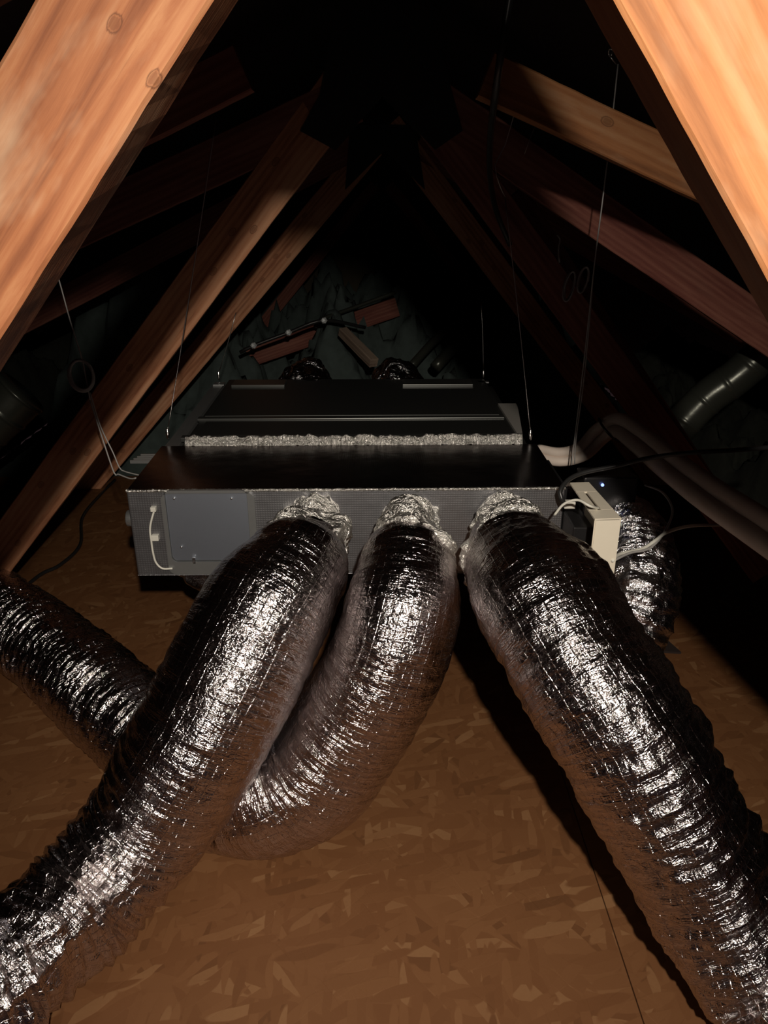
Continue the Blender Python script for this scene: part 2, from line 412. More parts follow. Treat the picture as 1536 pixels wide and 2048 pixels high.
# ------------------------------------------------------------------ roof trusses
def truss(label, members, loc, gus=None):
    t = thing('roof_truss', label, 'roof truss', loc, None)
    for (nm, a, b, out, wdt, th, mat, ext) in members:
        beam(nm, a, b, Vector(out), wdt, th, mat, t, ext=ext)
    if gus:
        y, pts, th = gus
        for side in (0, 1):
            yy = y-0.0045 if side == 0 else y+th+0.001
            V = [Vector((p.x, yy, p.z)) for p in pts] + [Vector((p.x, yy+0.003, p.z)) for p in pts]; n = len(pts)
            Fc = [tuple(range(n)), tuple(range(n, 2*n))[::-1]] + [(i, i+n, (i+1)%n+n, (i+1)%n) for i in range(n)]
            rel(mesh_obj('gusset_plate', V, Fc, GUSSET), t)
    return t
def pl(pxs, Y): return [PY(x, y, Y) for x, y in pxs]
Y1, Y2, Y3, Y4 = 0.60, 2.5, 4.0, 6.4
L1a, L1b = pl([(429,0),(0,674)], Y1); R1a, R1b = pl([(1231,0),(1536,558)], Y1)
AP1 = PY(838,-523,Y1)
truss('nearest roof truss, two thick orange web timbers crossing the top corners', [
    ('left_web', L1a, L1b, (-1,0,1), 0.091, 0.060, WOOD_L, (0.16,(L1b.z-FLOOR)/0.77)),
    ('right_web', R1a, R1b, (1,0,1), 0.140, 0.052, WOOD_R, (0.13,(R1b.z-FLOOR)/0.79)),
    ('left_rafter', AP1+Vector((0,0.05,0.02)), AP1+Vector((-2.2,0.05,-0.95)), (0,0,1), 0.14, 0.05, WOOD_L, (0.02,0)),  # unseen rafter, added to throw the upper left into shadow
    ],
    (0,Y1,0.2), (Y1, [AP1+Vector(q) for q in ((-0.17,0,0.03),(-0.13,0,0.12),(0,0,0.2),(0.13,0,0.12),(0.17,0,0.03),(0.06,0,-0.03),(-0.06,0,-0.03))], 0.10))  # unseen gusset, added to cast shadow on the ridge area
L2a, L2b = pl([(700,236),(0,1172)], Y2); R2a, R2b = pl([(832,255),(1380,995)], Y2)
RL2a, RL2b = pl([(538,325),(170,492)], Y2); RR2a, RR2b = pl([(1000,350),(1536,714)], Y2)
truss('second roof truss, red brown web timbers standing either side of the hung unit', [
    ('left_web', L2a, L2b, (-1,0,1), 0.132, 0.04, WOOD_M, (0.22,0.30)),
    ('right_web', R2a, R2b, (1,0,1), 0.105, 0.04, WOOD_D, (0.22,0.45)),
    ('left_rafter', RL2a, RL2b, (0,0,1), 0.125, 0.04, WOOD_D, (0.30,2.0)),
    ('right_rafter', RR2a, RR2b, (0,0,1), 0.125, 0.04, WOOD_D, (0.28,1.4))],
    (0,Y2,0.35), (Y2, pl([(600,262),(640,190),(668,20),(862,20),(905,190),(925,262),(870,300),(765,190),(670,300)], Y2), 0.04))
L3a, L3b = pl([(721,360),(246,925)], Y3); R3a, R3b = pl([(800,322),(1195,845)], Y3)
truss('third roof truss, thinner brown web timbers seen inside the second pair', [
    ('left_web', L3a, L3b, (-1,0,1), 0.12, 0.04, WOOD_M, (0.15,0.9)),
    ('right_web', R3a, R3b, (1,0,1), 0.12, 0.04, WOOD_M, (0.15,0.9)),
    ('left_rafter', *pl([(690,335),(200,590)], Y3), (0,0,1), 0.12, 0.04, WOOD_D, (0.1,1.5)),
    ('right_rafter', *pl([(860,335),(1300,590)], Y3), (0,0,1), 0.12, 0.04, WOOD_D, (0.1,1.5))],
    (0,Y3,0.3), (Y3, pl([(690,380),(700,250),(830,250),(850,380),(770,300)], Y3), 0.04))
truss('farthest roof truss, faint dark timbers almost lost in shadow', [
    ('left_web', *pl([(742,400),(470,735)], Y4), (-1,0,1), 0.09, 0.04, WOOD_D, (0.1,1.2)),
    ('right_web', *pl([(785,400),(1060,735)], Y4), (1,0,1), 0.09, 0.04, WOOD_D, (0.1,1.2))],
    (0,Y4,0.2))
def set_knots(mat, board, pxs):
    bpy.context.view_layer.update(); inv = board.matrix_world.inverted()
    for i, (x, y) in enumerate(pxs):
        for nd in mat.node_tree.nodes:
            if nd.label == 'knot%d' % i: q = inv @ PY(x, y, 0.60); nd.inputs[1].default_value = (q.x, q.y, 0)
for o in C.objects:
    if o.name == 'left_web': set_knots(WOOD_L, o, ((228,46),(308,158)))
# loose timbers
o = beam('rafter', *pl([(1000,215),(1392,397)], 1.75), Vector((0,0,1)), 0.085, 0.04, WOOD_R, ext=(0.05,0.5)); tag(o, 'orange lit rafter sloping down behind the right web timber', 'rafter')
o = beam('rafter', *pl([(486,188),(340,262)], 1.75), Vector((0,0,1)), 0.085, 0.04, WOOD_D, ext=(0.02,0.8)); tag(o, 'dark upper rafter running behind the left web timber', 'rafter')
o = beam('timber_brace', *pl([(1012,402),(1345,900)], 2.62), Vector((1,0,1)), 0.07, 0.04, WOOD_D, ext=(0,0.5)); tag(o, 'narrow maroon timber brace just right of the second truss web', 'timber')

# ------------------------------------------------------------------ hung air unit and its plenum
ZT = -0.729; ZB = ZT-0.247
def PZX(px, py, Z): return PZ(px, py, Z)
fl_, fr_ = PZ(253,980,ZT), PZ(1131,976,ZT); yf = 0.5*(fl_.y+fr_.y); xl, xr = fl_.x, fr_.x
yb = PZ(700,890,ZT).y
plen = thing('plenum_box', 'foil-faced insulated plenum box with three duct outlets, hung level under the rafters', 'plenum', ((xl+xr)/2, yf, ZB))
box('casing', (xl,yf,ZB), (xr,yb,ZT-0.0015), BOARD, plen, 0.003)
box('top_panel', (xl+0.001,yf+0.001,ZT-0.0035), (xr-0.001,yb,ZT), BOARD_T, plen, 0.0005)
# crimped bright foil edge tape along the front top edge
def edge_tape(name, a, b, rad, parent, mat=TAPE, seed=0.0, n=420, flat=1.0):
    path = [a+(b-a)*(i/n) for i in range(n+1)]; V, Fc, U = [], [], []; m = 8; x = (b-a).normalized()
    up = Vector((0,0,1)); sd = x.cross(up)
    for i, p in enumerate(path):
        for k in range(m):
            t = 2*math.pi*k/m; q = Vector((i*0.21+seed, k*0.7, seed)); r = rad*(0.75+0.7*rn(q)+0.35*noise.noise(Vector((i*0.9, k, seed))))
            V.append(p+(up*math.sin(t)*flat+sd*math.cos(t))*r)
    for i in range(n):
        for k in range(m):
            Fc.append((i*m+k, (i+1)*m+k, (i+1)*m+(k+1)%m, i*m+(k+1)%m)); U.append([(k*.003, i*.003),(k*.003,(i+1)*.003),((k+1)*.003,(i+1)*.003),((k+1)*.003,i*.003)])
    return rel(mesh_obj(name, V, Fc, mat, None, U, True), parent)
edge_tape('edge_tape', Vector((xl,yf,ZT-0.002)), Vector((xr,yf,ZT-0.002)), 0.0048, plen)
edge_tape('edge_tape', Vector((xl,yf+.001,ZT)), Vector((xl,yf+.001,ZB)), 0.0022, plen, BOARD, 4.0, 90)
edge_tape('edge_tape', Vector((xl,yf,ZB)), Vector((xr,yf,ZB)), 0.002, plen, BOARD, 7.0)
# access panel: recessed tray, plate and screws
def fp(px, py, off=0.0): return PY(px, py, yf-off)
a, b2 = fp(330,978), fp(505,1136)
def rrect(x0, x1, z0, z1, r, n=6):
    pts = []
    for cx, cz, s in ((x1-r,z1-r,0),(x0+r,z1-r,1),(x0+r,z0+r,2),(x1-r,z0+r,3)):
        for i in range(n+1):
            t = (s+i/n)*math.pi/2; pts.append((cx+r*math.cos(t), cz+r*math.sin(t)))
    return pts
def plate(name, pts, y0, y1, mat, parent, hole=None):
    n = len(pts); V = [Vector((x,y0,z)) for x,z in pts]+[Vector((x,y1,z)) for x,z in pts]
    Fc = [tuple(range(n)), tuple(range(n,2*n))[::-1]]+[(i,i+n,(i+1)%n+n,(i+1)%n) for i in range(n)]
    if hole:
        V += [Vector((x,y0,z)) for x,z in hole]+[Vector((x,y1,z)) for x,z in hole]
        Fc = [(i,i+n,(i+1)%n+n,(i+1)%n) for i in range(n)]+[(2*n+i,2*n+(i+1)%n,3*n+(i+1)%n,3*n+i) for i in range(n)]
        Fc += [(i,(i+1)%n,2*n+(i+1)%n,2*n+i) for i in range(n)]+[(n+i,3*n+i,3*n+(i+1)%n,n+(i+1)%n) for i in range(n)]
    return rel(mesh_obj(name, V, Fc, mat), parent)
px0, px1, pz0, pz1 = a.x, b2.x, b2.z+0.028, a.z-0.002
ap = plate('access_frame', rrect(px0-0.012, px1+0.02, ZB+0.006, ZT-0.006, 0.02), yf-0.010, yf, BRACKET, plen, rrect(px0-0.001, px1+0.001, pz0-0.003, pz1+0.001, 0.016))
plate('access_plate', rrect(px0, px1, pz0, pz1, 0.016), yf-0.006, yf-0.001, PLATE, plen)
for (sx, sy) in ((348,997),(463,997),(363,1094)):
    p = fp(sx, sy, 0.008); bm = bmesh.new(); bmesh.ops.create_uvsphere(bm, u_segments=12, v_segments=8, radius=0.0032); bm_obj('screw', bm, BOLT, plen, 0, Matrix.Translation(p), True)
sp = fp(388,1120,0.012); box('latch', (sp.x-.004, yf-.014, sp.z-.010), (sp.x+.004, yf-.009, sp.z+.008), BOLT, plen, .001)

# the unit itself
unit = thing('air_handling_unit', 'dark grey ducted air handling unit hung flat behind the foil plenum', 'air unit', (-0.12, 2.3, ZB))
ux0, ux1 = PZ(362,884,ZT).x, PZ(1052,888,ZT).x
ub = PZ(700,752,ZT).y
yu = yb+0.012
box('casing', (ux0,yu,ZB+0.01), (ux1,ub,ZT-0.012), CASING, unit, 0.006)
def ury(py): return PZ(700,py,ZT).y
for (pa, pb, xa, xb, h, mt) in ((874,868,362,1046,0.012,SEAM),(834,829,395,1010,0.004,SEAM),(868,838,392,1030,0.0,CASING),(827,775,410,1000,0.0,CASING)):
    y0, y1 = ury(pa), ury(pb); x0 = PZ(xa,pa,ZT).x; x1 = PZ(xb,pa,ZT).x
    box('top_seam' if mt is SEAM else 'top_panel', (x0,y0,ZT-0.014), (x1,y1,ZT-0.006+h*0.5), mt, unit, 0.0015)
y0, y1 = ury(768), ury(757)
box('top_seam', (PZ(465,765,ZT).x,y0,ZT-0.013), (PZ(570,765,ZT).x,y1,ZT-0.003), SEAM, unit, 0.001)
box('top_seam', (PZ(805,765,ZT).x,y0,ZT-0.013), (PZ(945,765,ZT).x,y1,ZT-0.003), SEAM, unit, 0.001)
# foil joint strip between plenum and unit, crumpled
def strip(name, x0, x1, y0, y1, z0, z1, mat, parent, seed=0.0, n=260, m=8, amp=0.006):
    V, Fc, U = [], [], []
    for i in range(n+1):
        for j in range(m+1):
            x = x0+(x1-x0)*i/n; t = j/m; q = Vector((x*38, t*1.5, seed))
            V.append(Vector((x, y0+(y1-y0)*t, z0+(z1-z0)*t+amp*noise.noise(q)+amp*0.5*noise.noise(q*2.7))))
    for i in range(n):
        for j in range(m):
            a_ = i*(m+1)+j; Fc.append((a_, a_+m+1, a_+m+2, a_+1)); xx = x0+(x1-x0)*i/n
            U.append([(j*.01,xx),(j*.01,xx+.004),(j*.01+.01,xx+.004),(j*.01+.01,xx)])
    o = mesh_obj(name, V, Fc, mat, None, U, True); so = o.modifiers.new('s','SOLIDIFY'); so.thickness = 0.001
    return rel(o, parent)
strip('foil_joint_tape', ux0+0.02, ux1-0.01, yb-0.003, yu+0.004, ZT-0.001, ZT+0.026, TAPE, plen, 2.0, amp=0.007)
# side bracket rails with hanger lugs
rl0, rl1 = PZ(345,882,ZT), PZ(435,762,ZT)
def prism(name, pts, z0, z1, mat, parent, bev=0):
    n = len(pts); V = [Vector((x,y,z0)) for x,y in pts]+[Vector((x,y,z1)) for x,y in pts]
    Fc = [tuple(range(n))[::-1], tuple(range(n,2*n))]+[(i,(i+1)%n,(i+1)%n+n,i+n) for i in range(n)]
    return rel(mesh_obj(name, V, Fc, mat), parent)
prism('side_rail', [(ux0-0.055,yu),(ux0-0.012,yu),(ux0-0.012,ub-0.02),(ux0-0.055,ub-0.02)], ZT-0.05, ZT-0.018, BRACKET, unit)
prism('side_rail', [(ux1+0.006,yu+0.02),(ux1+0.03,yu+0.02),(ux1+0.03,ub-0.02),(ux1+0.006,ub-0.02)], ZT-0.07, ZT-0.04, CASING, unit)
for (px, py) in ((342,886),(437,762),(1061,888),(967,757)):
    p = PZ(px, py, ZT); box('hanger_lug', (p.x-0.022,p.y-0.012,ZT-0.018), (p.x+0.022,p.y+0.012,ZT-0.012), BRACKET, unit, 0.001)
# right end electrical box, seen as a pale triangle behind the top edge
eb0, eb1 = PZ(995,806,ZT), PZ(1048,870,ZT)
prism('terminal_cover', [(ux1-0.005, ury(866)),(ux1+0.012,ury(866)),(ux1+0.055,ury(812)),(ux1+0.055,ury(806)),(ux1-0.01,ury(806))], ZT-0.16, ZT-0.004, simple('pale_cover',(0.30,0.29,0.27),0.5), unit)
for i in range(4):                           # little fins at the left shoulder of the plenum
    p = PZ(300-7*i, 895+4*i, ZT)
    box('cooling_fin', (p.x-0.03,p.y-0.004,ZT-0.03), (p.x+0.05,p.y+0.002,ZT-0.02), BRACKET, unit, 0.0005)

# ------------------------------------------------------------------ foil ducts
def duct(label, pts, radii, loc, **kw):
    t = thing('flexible_duct', label, 'duct', loc, 'silver flexible ducts')
    foil_tube('foil_sleeve', pts[kw.pop('skip',0):], radii[kw.pop('skip2',0):], kw.pop('mat', FOIL), t, **kw)
    return t
del_g = lambda t: (t.pop('group') if 'group' in t.keys() else None, t)[1]
# left outlet duct
p1 = [fp(628,1052,-0.01), P(620,1090,1.875), P(592,1138,1.795), P(532,1222,1.72), P(468,1345,1.68), P(388,1497,1.66), P(285,1660,1.70), PZ(165,1800,FLOOR+.142), PZ(35,1930,FLOOR+.138), PZ(-130,2080,FLOOR+.138)]
r1 = [0.085, 0.092, 0.128, 0.15, 0.152, 0.148, 0.143, 0.138, 0.134, 0.134]
d1 = duct('left outlet foil duct running from the plenum down to the bottom left corner', p1, r1, (p1[4].x,p1[4].y,FLOOR),
     pleat=(0,0.05,0.15,0.5,1.0,1.5,1.8,1.8), crumple=(0.7,0.5,0.5,0.8,1.2,1.6,2.0,2.2), skip=1, skip2=1, seed=1.0, ridges=((2.0,0.004,0.12),))
p2 = [fp(822,1048,-0.01), P(821,1092,1.88), P(816,1140,1.79), P(803,1225,1.72), P(770,1330,1.73), P(700,1450,1.80), P(615,1555,1.86)] + \
     [PZ(500,1590,FLOOR+.155), PZ(375,1535,FLOOR+.150), PZ(240,1420,FLOOR+.150), PZ(110,1310,FLOOR+.150), PZ(-20,1215,FLOOR+.150), PZ(-170,1120,FLOOR+.150)]
r2 = [0.085,0.088,0.118,0.132,0.135,0.142,0.148,0.148,0.145,0.145,0.145,0.145,0.145]
d2 = duct('middle outlet foil duct curling under the left one and off to the left', p2, r2, (p2[5].x,p2[5].y,FLOOR),
     pleat=(0,0.1,0.5,1.2,1.2,1.5,1.5,1.5), crumple=(0.8,0.6,1.1,1.3,1.2,1.3,1.3,1.3), skip=1, skip2=1, seed=2.0)
p3 = [fp(1003,1046,-0.01), P(1010,1086,1.87), P(1038,1130,1.72), P(1087,1205,1.56), P(1160,1330,1.47), P(1248,1470,1.42), P(1345,1640,1.42), P(1440,1810,1.45), P(1535,1965,1.44), PZ(1640,2130,FLOOR+.137)]
r3 = [0.085,0.092,0.124,0.14,0.136,0.134,0.134,0.134,0.134,0.134]
d3 = duct('right outlet foil duct sloping down to the bottom right corner', p3, r3, (p3[5].x,p3[5].y,FLOOR),
     pleat=(0,0.05,0.2,0.6,1.1,1.4), crumple=(0.7,0.8,1.0,1.3,1.7,2.2), skip=1, skip2=1, seed=3.0, ridges=((5.3,0.012,0.10),(4.9,0.008,0.2)))
p4 = [Vector((xr-0.02, yf+0.22, ZB+0.11)), P(1215,1040,2.24), P(1262,1085,2.16), P(1272,1180,2.05), P(1235,1290,2.05), P(1190,1400,2.15)]
d4 = duct('short foil duct bulging behind the white cover on the right', p4, [0.08,0.10,0.112,0.112,0.11,0.105], (p4[3].x,p4[3].y,FLOOR),
     pleat=(0.8,1.2,1.5,1.5), crumple=(1.2,1.4,1.6,1.6), seed=4.0, mat=FOIL_C)
p5 = [Vector((xl+0.06,yf+0.26,ZB+0.02)), Vector((xl+0.10,yf+0.24,-1.02)), Vector((xl+0.20,yf+0.20,-1.055)), Vector((xl+0.36,yf+0.26,-1.07)), Vector((xl+0.6,yf+0.6,-1.10))]
d5 = duct('shadowed foil duct hanging under the left end of the plenum', p5, [0.07,0.09,0.10,0.105,0.11], (p5[2].x,p5[2].y,FLOOR), pleat=(1,1.3), crumple=(1,1), seed=5.0, mat=FOIL_C, seg=80, step=0.009)
for (px, lab, sd) in ((610,'left of the two foil ducts peeping up behind the unit',6.0),(795,'right of the two foil ducts peeping up behind the unit',7.0)):
    c = PY(px, 752, ub+0.12); q = [Vector((c.x, ub-0.03, ZT-0.11)), Vector((c.x, ub+0.06, ZT-0.07)), Vector((c.x, ub+0.22, ZT-0.09)), Vector((c.x, ub+0.5, ZT-0.3)), Vector((c.x, ub+0.8, ZT-0.6))]
    duct(lab, q, [0.09,0.112,0.115,0.115,0.115], (c.x,ub+0.3,FLOOR), pleat=(0.8,1.2), crumple=(2.4,2.2), seed=sd, mat=FOIL_C, seg=80, step=0.009)

# crumpled foil tape gathering each sleeve on its spigot
for (t, pts, sd) in ((d1,p1,11.0),(d2,p2,12.0),(d3,p3,13.0)):
    q = [pts[0]+Vector((0,0.005,0)), pts[0]*0.5+pts[1]*0.5, pts[1], pts[1]*0.45+pts[2]*0.55, pts[2]]
    o = foil_tube('tape_collar', q, [0.090,0.098,0.104,0.116,0.118], TAPE, t, pleat=(0.4,0.4), crumple=(2.8,3.4,3.0), seed=sd, seg=130, step=0.004, pitch=0.05)

# ------------------------------------------------------------------ wires and cords
def wire(name, pts, r, mat, label, cat, group=None, **kw):
    o = tube(name, pts, r, mat, **kw); return tag(o, label, cat, group)
def hang(top, bot, label):
    t = thing('hanging_wire', label, 'wire', bot, 'steel hanging wires')
    tube('wire', [top, (top+bot)*0.5+Vector((0.002,0,0)), bot], 0.0016, WIRE, t, seg=8, step=0.05)
    tube('hook', [bot+Vector((0,0,0.012)), bot+Vector((0,0,-0.004)), bot+Vector((0,0,-0.022))], 0.0, BOLT, t, seg=10, step=0.004, radii=[0.003,0.0065,0.004])
hang(PY(432,240,2.27), PZ(335,864,ZT+0.03), 'steel hanging wire at the front left corner of the unit')
hang(PY(1010,395,2.27), PZ(1061,866,ZT+0.03), 'steel hanging wire at the front right corner of the unit')
hang(PY(472,625,ub-0.03), PZ(437,748,ZT+0.01), 'steel hanging wire at the back left corner of the unit')
hang(PY(962,600,ub-0.03), PZ(967,746,ZT+0.01), 'steel hanging wire at the back right corner of the unit')
wire('cable_tie_end', [PY(1046,165,2.2), PY(1010,290,2.25), PY(990,330,2.25), PY(1000,372,2.26), PY(1011,395,2.27)], 0.0014, WIRE, 'thin wire slanting from the lit rafter to the front right hanging wire', 'wire', seg=8, step=0.02)
wire('wire_offcut', [PY(1073,246,2.2), PY(1062,272,2.2), PY(1049,308,2.2)], 0.0012, WIRE, 'short stray wire end hanging below the lit rafter', 'wire', seg=8, step=0.02)
# right cord, doubled low down
c1 = thing('support_cord', 'pale cord hanging from the right web timber to the cream pipes, doubled near its foot', 'cord', P(1143,930,2.25))
tube('strand', [P(1236,128,1.9), P(1221,270,1.95), P(1204,410,2.0), P(1190,520,2.05), P(1166,740,2.15), P(1143,930,2.25)], 0.0018, CORD, c1, seg=8, step=0.02)
tube('strand', [P(1186,560,2.07), P(1170,740,2.16), P(1152,880,2.22), P(1149,928,2.25)], 0.0018, CORD, c1, seg=8, step=0.02)
o = tube('cup_hook', [P(1222,112,1.88), P(1226,102,1.88), P(1219,98,1.88), P(1217,108,1.89), P(1224,118,1.89), P(1233,128,1.9)], 0.002, WIRE, c1, seg=8, step=0.004)
# left cord with wound coil
def coil(cx, cy, d, rx, ry, n, tilt, seed):
    pts = []
    for i in range(n*22+1):
        t = i/22*2*math.pi; k = noise.noise(Vector((i*0.05, seed, 0)))
        pts.append(P(cx+(rx+5*k)*math.cos(t)*math.cos(tilt)-(ry+5*k)*math.sin(t)*math.sin(tilt), cy+(rx+5*k)*math.cos(t)*math.sin(tilt)+(ry+5*k)*math.sin(t)*math.cos(tilt), d+0.012*math.sin(i*0.13+seed)))
    return pts
c2 = thing('hanging_cord', 'grey cord with a wound coil hanging left of the plenum', 'cord', P(235,946,2.25))
tube('strand', [P(85,450,2.05), P(118,560,2.1), P(140,640,2.12), P(165,722,2.15), P(180,800,2.18)], 0.0019, CORD, c2, seg=8, step=0.02)
tube('coil', coil(163,751,2.16,23,31,6,-0.3,1.0), 0.0034, CORD, c2, seg=7, step=0.02)
tube('strand', [P(180,800,2.18), P(202,868,2.2), P(228,945,2.25), P(236,948,2.25), P(260,957,2.22), P(272,956,2.2)], 0.0021, CORD, c2, seg=8, step=0.01)
tube('strand', [P(180,785,2.18), P(200,850,2.22), P(226,905,2.24), P(239,935,2.25), P(250,943,2.24), P(285,952,2.2)], 0.0019, CORD, c2, seg=8, step=0.01)
c3 = thing('coiled_cable', 'grey cable coil of two loops hanging by the second truss on the right', 'cable', P(1150,600,2.4))
tube('coil', coil(1139,572,2.40,9,30,3,0.25,2.0), 0.003, CORD, c3, seg=7, step=0.02)
tube('coil', coil(1166,560,2.41,9,26,3,0.25,3.0), 0.003, CORD, c3, seg=7, step=0.02)
tube('tail', [P(1119,525,2.38), P(1117,500,2.38), P(1120,478,2.38), P(1113,470,2.38)], 0.0025, CORD, c3, seg=7, step=0.01)
wire('black_cable', [PY(1030,-60,1.62), PY(1012,40,1.62), PY(996,150,1.64), PY(982,260,1.8), PY(980,350,2.2), PY(992,420,2.4), PY(1020,490,2.45)], 0.0075, BLACKC, 'thick black cable dropping from the ridge in front of the lit rafter', 'cable', step=0.02)
wire('black_cable', [P(1128,1006,1.93), P(1120,985,1.93), P(1134,962,1.94), P(1165,946,1.95), P(1230,932,1.95), P(1310,914,1.92), P(1400,904,1.88), P(1470,900,1.9), P(1600,890,1.95)], 0.006, BLACKC, 'black cable arching from the white cover away to the right', 'cable', step=0.01)
wire('black_cable', [PZ(230,960,FLOOR+.01), PZ(200,990,FLOOR+.01), PZ(165,1035,FLOOR+.01), PZ(160,1090,FLOOR+.01), PZ(120,1130,FLOOR+.01), PZ(80,1150,FLOOR+.01), PZ(20,1200,FLOOR+.01)], 0.008, BLACKC, 'black cable lying on the boards left of the plenum', 'cable', step=0.02)

# ------------------------------------------------------------------ white cover on the plenum's right end
cv = thing('controller_cover', 'off-white plastic controller cover with a slot, right of the plenum', 'cover', P(1215,1150,1.76))
# corners measured from the top face; the cover is a folded shell open to the left
f_l, f_r = P(1190,1038,1.76), P(1243,1036,1.76)
zc = f_l.z; b_l, b_r = PZ(1140,965,zc), PZ(1178,964,zc)
def shell(name, corners, th, nrm, mat, parent, bev=0.004):
    n = len(corners); V = [Vector(c) for c in corners]+[Vector(c)-Vector(nrm)*th for c in corners]
    bm = bmesh.new(); vs = [bm.verts.new(v) for v in V]
    bm.faces.new(vs[:n]); bm.faces.new(vs[n:][::-1])
    for i in range(n): bm.faces.new((vs[i], vs[i+n], vs[(i+1)%n+n], vs[(i+1)%n]))
    bmesh.ops.recalc_face_normals(bm, faces=list(bm.faces))
    bmesh.ops.bevel(bm, geom=list(bm.edges), offset=min(bev, th*0.4), segments=2, affect='EDGES')
    return bm_obj(name, bm, mat, parent)
dn = Vector((0,0,-0.19))
# front plate, top plate with slot, far side plate
shell('front_plate', [f_l, f_r, f_r+dn, f_l+dn], 0.006, (0,-1,0), WHITE, cv)
ax = (b_l-f_l); bx = (f_r-f_l); bx2 = (b_r-b_l)
def tp(u, v): return f_l+ax*v+bx*u*(1-v)+bx2*u*v
s0, s1, v0_, v1_ = 0.36, 0.50, 0.22, 0.72
shell('top_plate', [tp(0,0), tp(1,0), tp(1,v0_), tp(0,v0_)], 0.005, (0,0,1), WHITE, cv, 0.0005)
shell('top_plate', [tp(0,v1_), tp(1,v1_), tp(1,1), tp(0,1)], 0.005, (0,0,1), WHITE, cv, 0.0005)
shell('top_plate', [tp(0,v0_), tp(s0,v0_), tp(s0,v1_), tp(0,v1_)], 0.005, (0,0,1), WHITE, cv, 0.0005)
shell('top_plate', [tp(s1,v0_), tp(1,v0_), tp(1,v1_), tp(s1,v1_)], 0.005, (0,0,1), WHITE, cv, 0.0005)
shell('side_plate', [f_r, b_r, b_r+dn, f_r+dn], 0.004, (1,0,0), WHITE, cv, 0.001)
# circuit parts held inside
ci = P(1150,1050,2.0); box('circuit_block', (ci.x-0.02,ci.y-0.06,ci.z-0.08), (ci.x+0.03,ci.y+0.10,ci.z+0.02), BLACKP, cv, 0.004)
box('backplate', (xr+0.001,yf+0.02,ZB+0.02), (xr+0.012,yf+0.25,ZT-0.01), BLACKP, cv, 0.002)
ct = P(1137,1008,1.95); box('connector', (ct.x-0.012,ct.y-0.008,ct.z-0.010), (ct.x+0.016,ct.y+0.012,ct.z+0.008), WHITEC, cv, 0.002)
tube('wire', [tp(0.45,0.26), P(1180,1012,1.78), P(1155,1000,1.80), P(1128,1008,1.82), P(1109,1030,1.84)], 0.0032, WHITEC, cv, seg=8, step=0.005)
le = P(1205,970,2.1); bm = bmesh.new(); bmesh.ops.create_uvsphere(bm, u_segments=12, v_segments=8, radius=0.0045)
rx = box('relay_box', (le.x-0.05,le.y+0.006,le.z-0.09), (le.x+0.10,le.y+0.09,le.z+0.02), BLACKP, None, 0.006); tag(rx, 'black relay box with a small blue light behind the white cover', 'relay box')
lm = bm_obj('indicator_lamp', bm, LED, rx, 0, Matrix.Translation(le), True); lm.matrix_parent_inverse = Matrix.Identity(4)
wire('white_cable', [P(1225,1122,1.80), P(1240,1108,1.85), P(1285,1097,1.9), P(1312,1080,1.92), P(1335,1064,1.95), P(1380,1052,2.0), P(1440,1050,2.1)], 0.0042, WHITEC, 'white cable looping from the white cover toward the right truss', 'cable', step=0.01)
wire('white_cable', [P(1228,1121,1.82), P(1260,1106,1.86), P(1300,1096,1.9), P(1330,1062,1.95), P(1345,1020,2.0), P(1325,985,2.05), P(1290,970,2.1)], 0.0030, CORD, 'thin grey cable bending back up behind the white cover', 'cable', step=0.01)
# small white flex clipped on the plenum's left front
fx = thing('white_flex', 'thin white flex clipped to the left front of the plenum', 'cable', fp(318,1136,0.02))
tube('wire', [fp(310,1016,.006), fp(303,1040,.012), fp(300,1060,.012), fp(303,1085,.012), fp(306,1105,.012), fp(312,1125,.012), fp(325,1137,.014), fp(345,1137,.014)], 0.0028, WHITEC, fx, seg=8, step=0.005)
for (cx, cy, s) in ((307,1018,.007),(311,1075,.009)):
    p = fp(cx, cy, 0.008); box('clip', (p.x-s,p.y-0.006,p.z-s*0.9), (p.x+s,p.y+0.008,p.z+s*0.9), WHITEC, fx, 0.0015)
lp = P(258,1066,2.05); bm = bmesh.new(); bmesh.ops.create_cone(bm, cap_ends=True, segments=24, radius1=0.026, radius2=0.022, depth=0.04)
o = bm_obj('drain_spigot', bm, BRACKET, None, 0.003, Matrix.Translation((xl-0.018,yf+0.09,ZB+0.13)) @ Matrix.Rotation(-math.pi/2,4,'Y'), True); tag(o, 'small grey drain spigot on the left end of the plenum', 'pipe fitting')

# ------------------------------------------------------------------ insulated pipe pair, grey ducts
ps = thing('insulated_pipes', 'pair of cream insulated pipes leaving the plenum and bending to the right edge', 'pipes', P(1120,915,2.35))
pc = [(1075,905,2.45,.014),(1120,914,2.40,.0155),(1165,902,2.38,.0165),(1200,868,2.36,.018),(1235,850,2.30,.020),(1280,880,2.20,.021),(1340,930,2.08,.0225),(1420,990,1.94,.024),(1540,1070,1.76,.0255),(1680,1165,1.55,.0255)]
for s in (-1, 1):
    pts, rad = [], []
    for i, (x, y, d, r) in enumerate(pc):
        nx = pc[min(i+1,len(pc)-1)]; pv = pc[max(i-1,0)]; tx, ty = nx[0]-pv[0], nx[1]-pv[1]; l = math.hypot(tx, ty)
        off = s*r*0.92*F/d; pts.append(P(x-ty/l*off, y+tx/l*off, d)); rad.append(r)
    tube('insulated_pipe', pts, 0, PIPE, ps, seg=20, step=0.012, radii=rad)
q = [P(1203,862,2.335), P(1218,885,2.335)]
tube('cable_tie', [P(1198,838,2.34), P(1205,852,2.30), P(1222,872,2.30), P(1238,882,2.33)], 0.004, BLACKC, ps, seg=8, step=0.005)
gd = thing('grey_flexible_duct', 'dark grey ribbed duct rising to the right edge behind the truss', 'duct', P(1360,860,2.9))
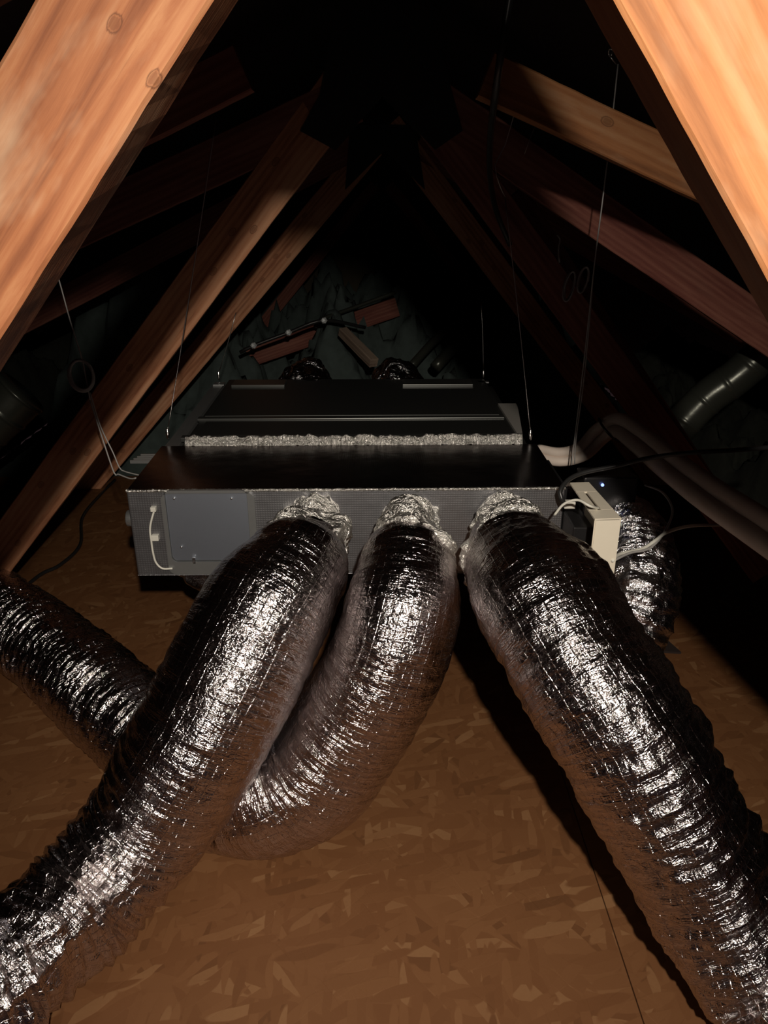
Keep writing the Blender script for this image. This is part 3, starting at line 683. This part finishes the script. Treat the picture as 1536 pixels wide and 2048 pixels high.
def ribbed(name, pts, r, mat, parent, pitch=0.10):
    path = catmull(pts, 0.006); L = 0; rad = []
    for i in range(len(path)):
        if i: L += (path[i]-path[i-1]).length
        ph = (L/pitch) % 1.0; rad.append(r*(1+0.05*math.exp(-((ph-0.5)/0.05)**2)+0.02*noise.noise(path[i]*9)))
    T, N = frames(path); V, Fc = [], []; seg = 32
    for i, p in enumerate(path):
        B = T[i].cross(N[i])
        for k in range(seg): t = 2*math.pi*k/seg; V.append(p+(N[i]*math.cos(t)+B*math.sin(t))*rad[i])
    for i in range(len(path)-1):
        for k in range(seg): Fc.append((i*seg+k, i*seg+(k+1)%seg, (i+1)*seg+(k+1)%seg, (i+1)*seg+k))
    Fc.append(tuple(range(seg))[::-1]); Fc.append(tuple(range((len(path)-1)*seg, len(path)*seg)))
    return rel(mesh_obj(name, V, Fc, mat, None, None, True), parent)
ribbed('sleeve', [P(1325,905,3.05), P(1362,850,3.0), P(1415,795,2.95), P(1475,752,2.9), P(1530,700,2.85), P(1600,620,2.8)], 0.068, GREYD, gd)
gl = thing('grey_flexible_duct', 'dark grey duct end lying at the left edge above the boards', 'duct', P(0,830,3.2))
ribbed('sleeve', [P(-120,930,3.2), P(-40,860,3.2), P(25,800,3.2), P(44,782,3.2)], 0.11, GREYD, gl)

# ------------------------------------------------------------------ odds behind the unit
def off(label, a, b, wdt, th, mat):
    o = beam('timber_offcut', a, b, Vector((0,0,1)), wdt, th, mat); return tag(o, label, 'timber')
off('pale timber offcut slanting down behind the unit, nearest its middle', P(676,672,4.3), P(738,735,4.1), 0.05, 0.05, WOOD_G)
off('dark timber lying across the insulation behind the unit', P(500,735,4.9), P(800,632,5.0), 0.12, 0.05, WOOD_D)
wire('grey_conduit', [P(820,735,4.4), P(870,680,4.5), P(915,640,4.6), P(945,615,4.7)], 0.025, GREYD, 'left of two grey conduits rising behind the unit', 'conduit', step=0.05)
wire('grey_conduit', [P(870,735,4.4), P(915,685,4.5), P(955,630,4.6)], 0.034, GREYD, 'right and thicker of two grey conduits rising behind the unit', 'conduit', step=0.05)
wire('grey_conduit', [P(630,655,4.6), P(645,638,4.6), P(700,618,4.65), P(790,585,4.7)], 0.012, GREYD, 'thin grey conduit sloping up to the right behind the unit', 'conduit', step=0.03)
wire('black_cable', [P(480,705,4.25), P(508,691,4.24), P(578,665,4.24), P(648,641,4.24), P(730,655,4.4)], 0.01, BLACKC, 'black cable held by bright clips behind the unit', 'cable', step=0.03)
for i, (x, y, nm) in enumerate(((507,691,'leftmost'),(577,665,'middle'),(648,641,'rightmost'))):
    p = P(x, y, 4.22); bm = bmesh.new(); bmesh.ops.create_icosphere(bm, subdivisions=1, radius=0.019)
    o = bm_obj('cable_clip', bm, CLIP, None, 0, Matrix.Translation(p) @ Matrix.Rotation(math.radians(75),4,'X') @ Matrix.Rotation(0.5,4,'Y')); tag(o, nm+' bright metal clip on the black cable behind the unit', 'clip', 'clips behind the unit')
bm = bmesh.new(); p = PZ(1330,1285,FLOOR+0.001); q = [PZ(1325,1275,FLOOR), PZ(1310,1305,FLOOR), PZ(1362,1308,FLOOR)]
V = [v+Vector((0,0,.0)) for v in q]+[v+Vector((0,0,.008)) for v in q]
o = mesh_obj('shadow_sheet', V, [(2,1,0),(3,4,5),(0,1,4,3),(1,2,5,4),(2,0,3,5)], FELT); tag(o, 'dark triangular sheet standing for a shadow on the boards right of the right duct', 'shadow patch')  # dark sheet laid on the boards in place of a plate's shadow
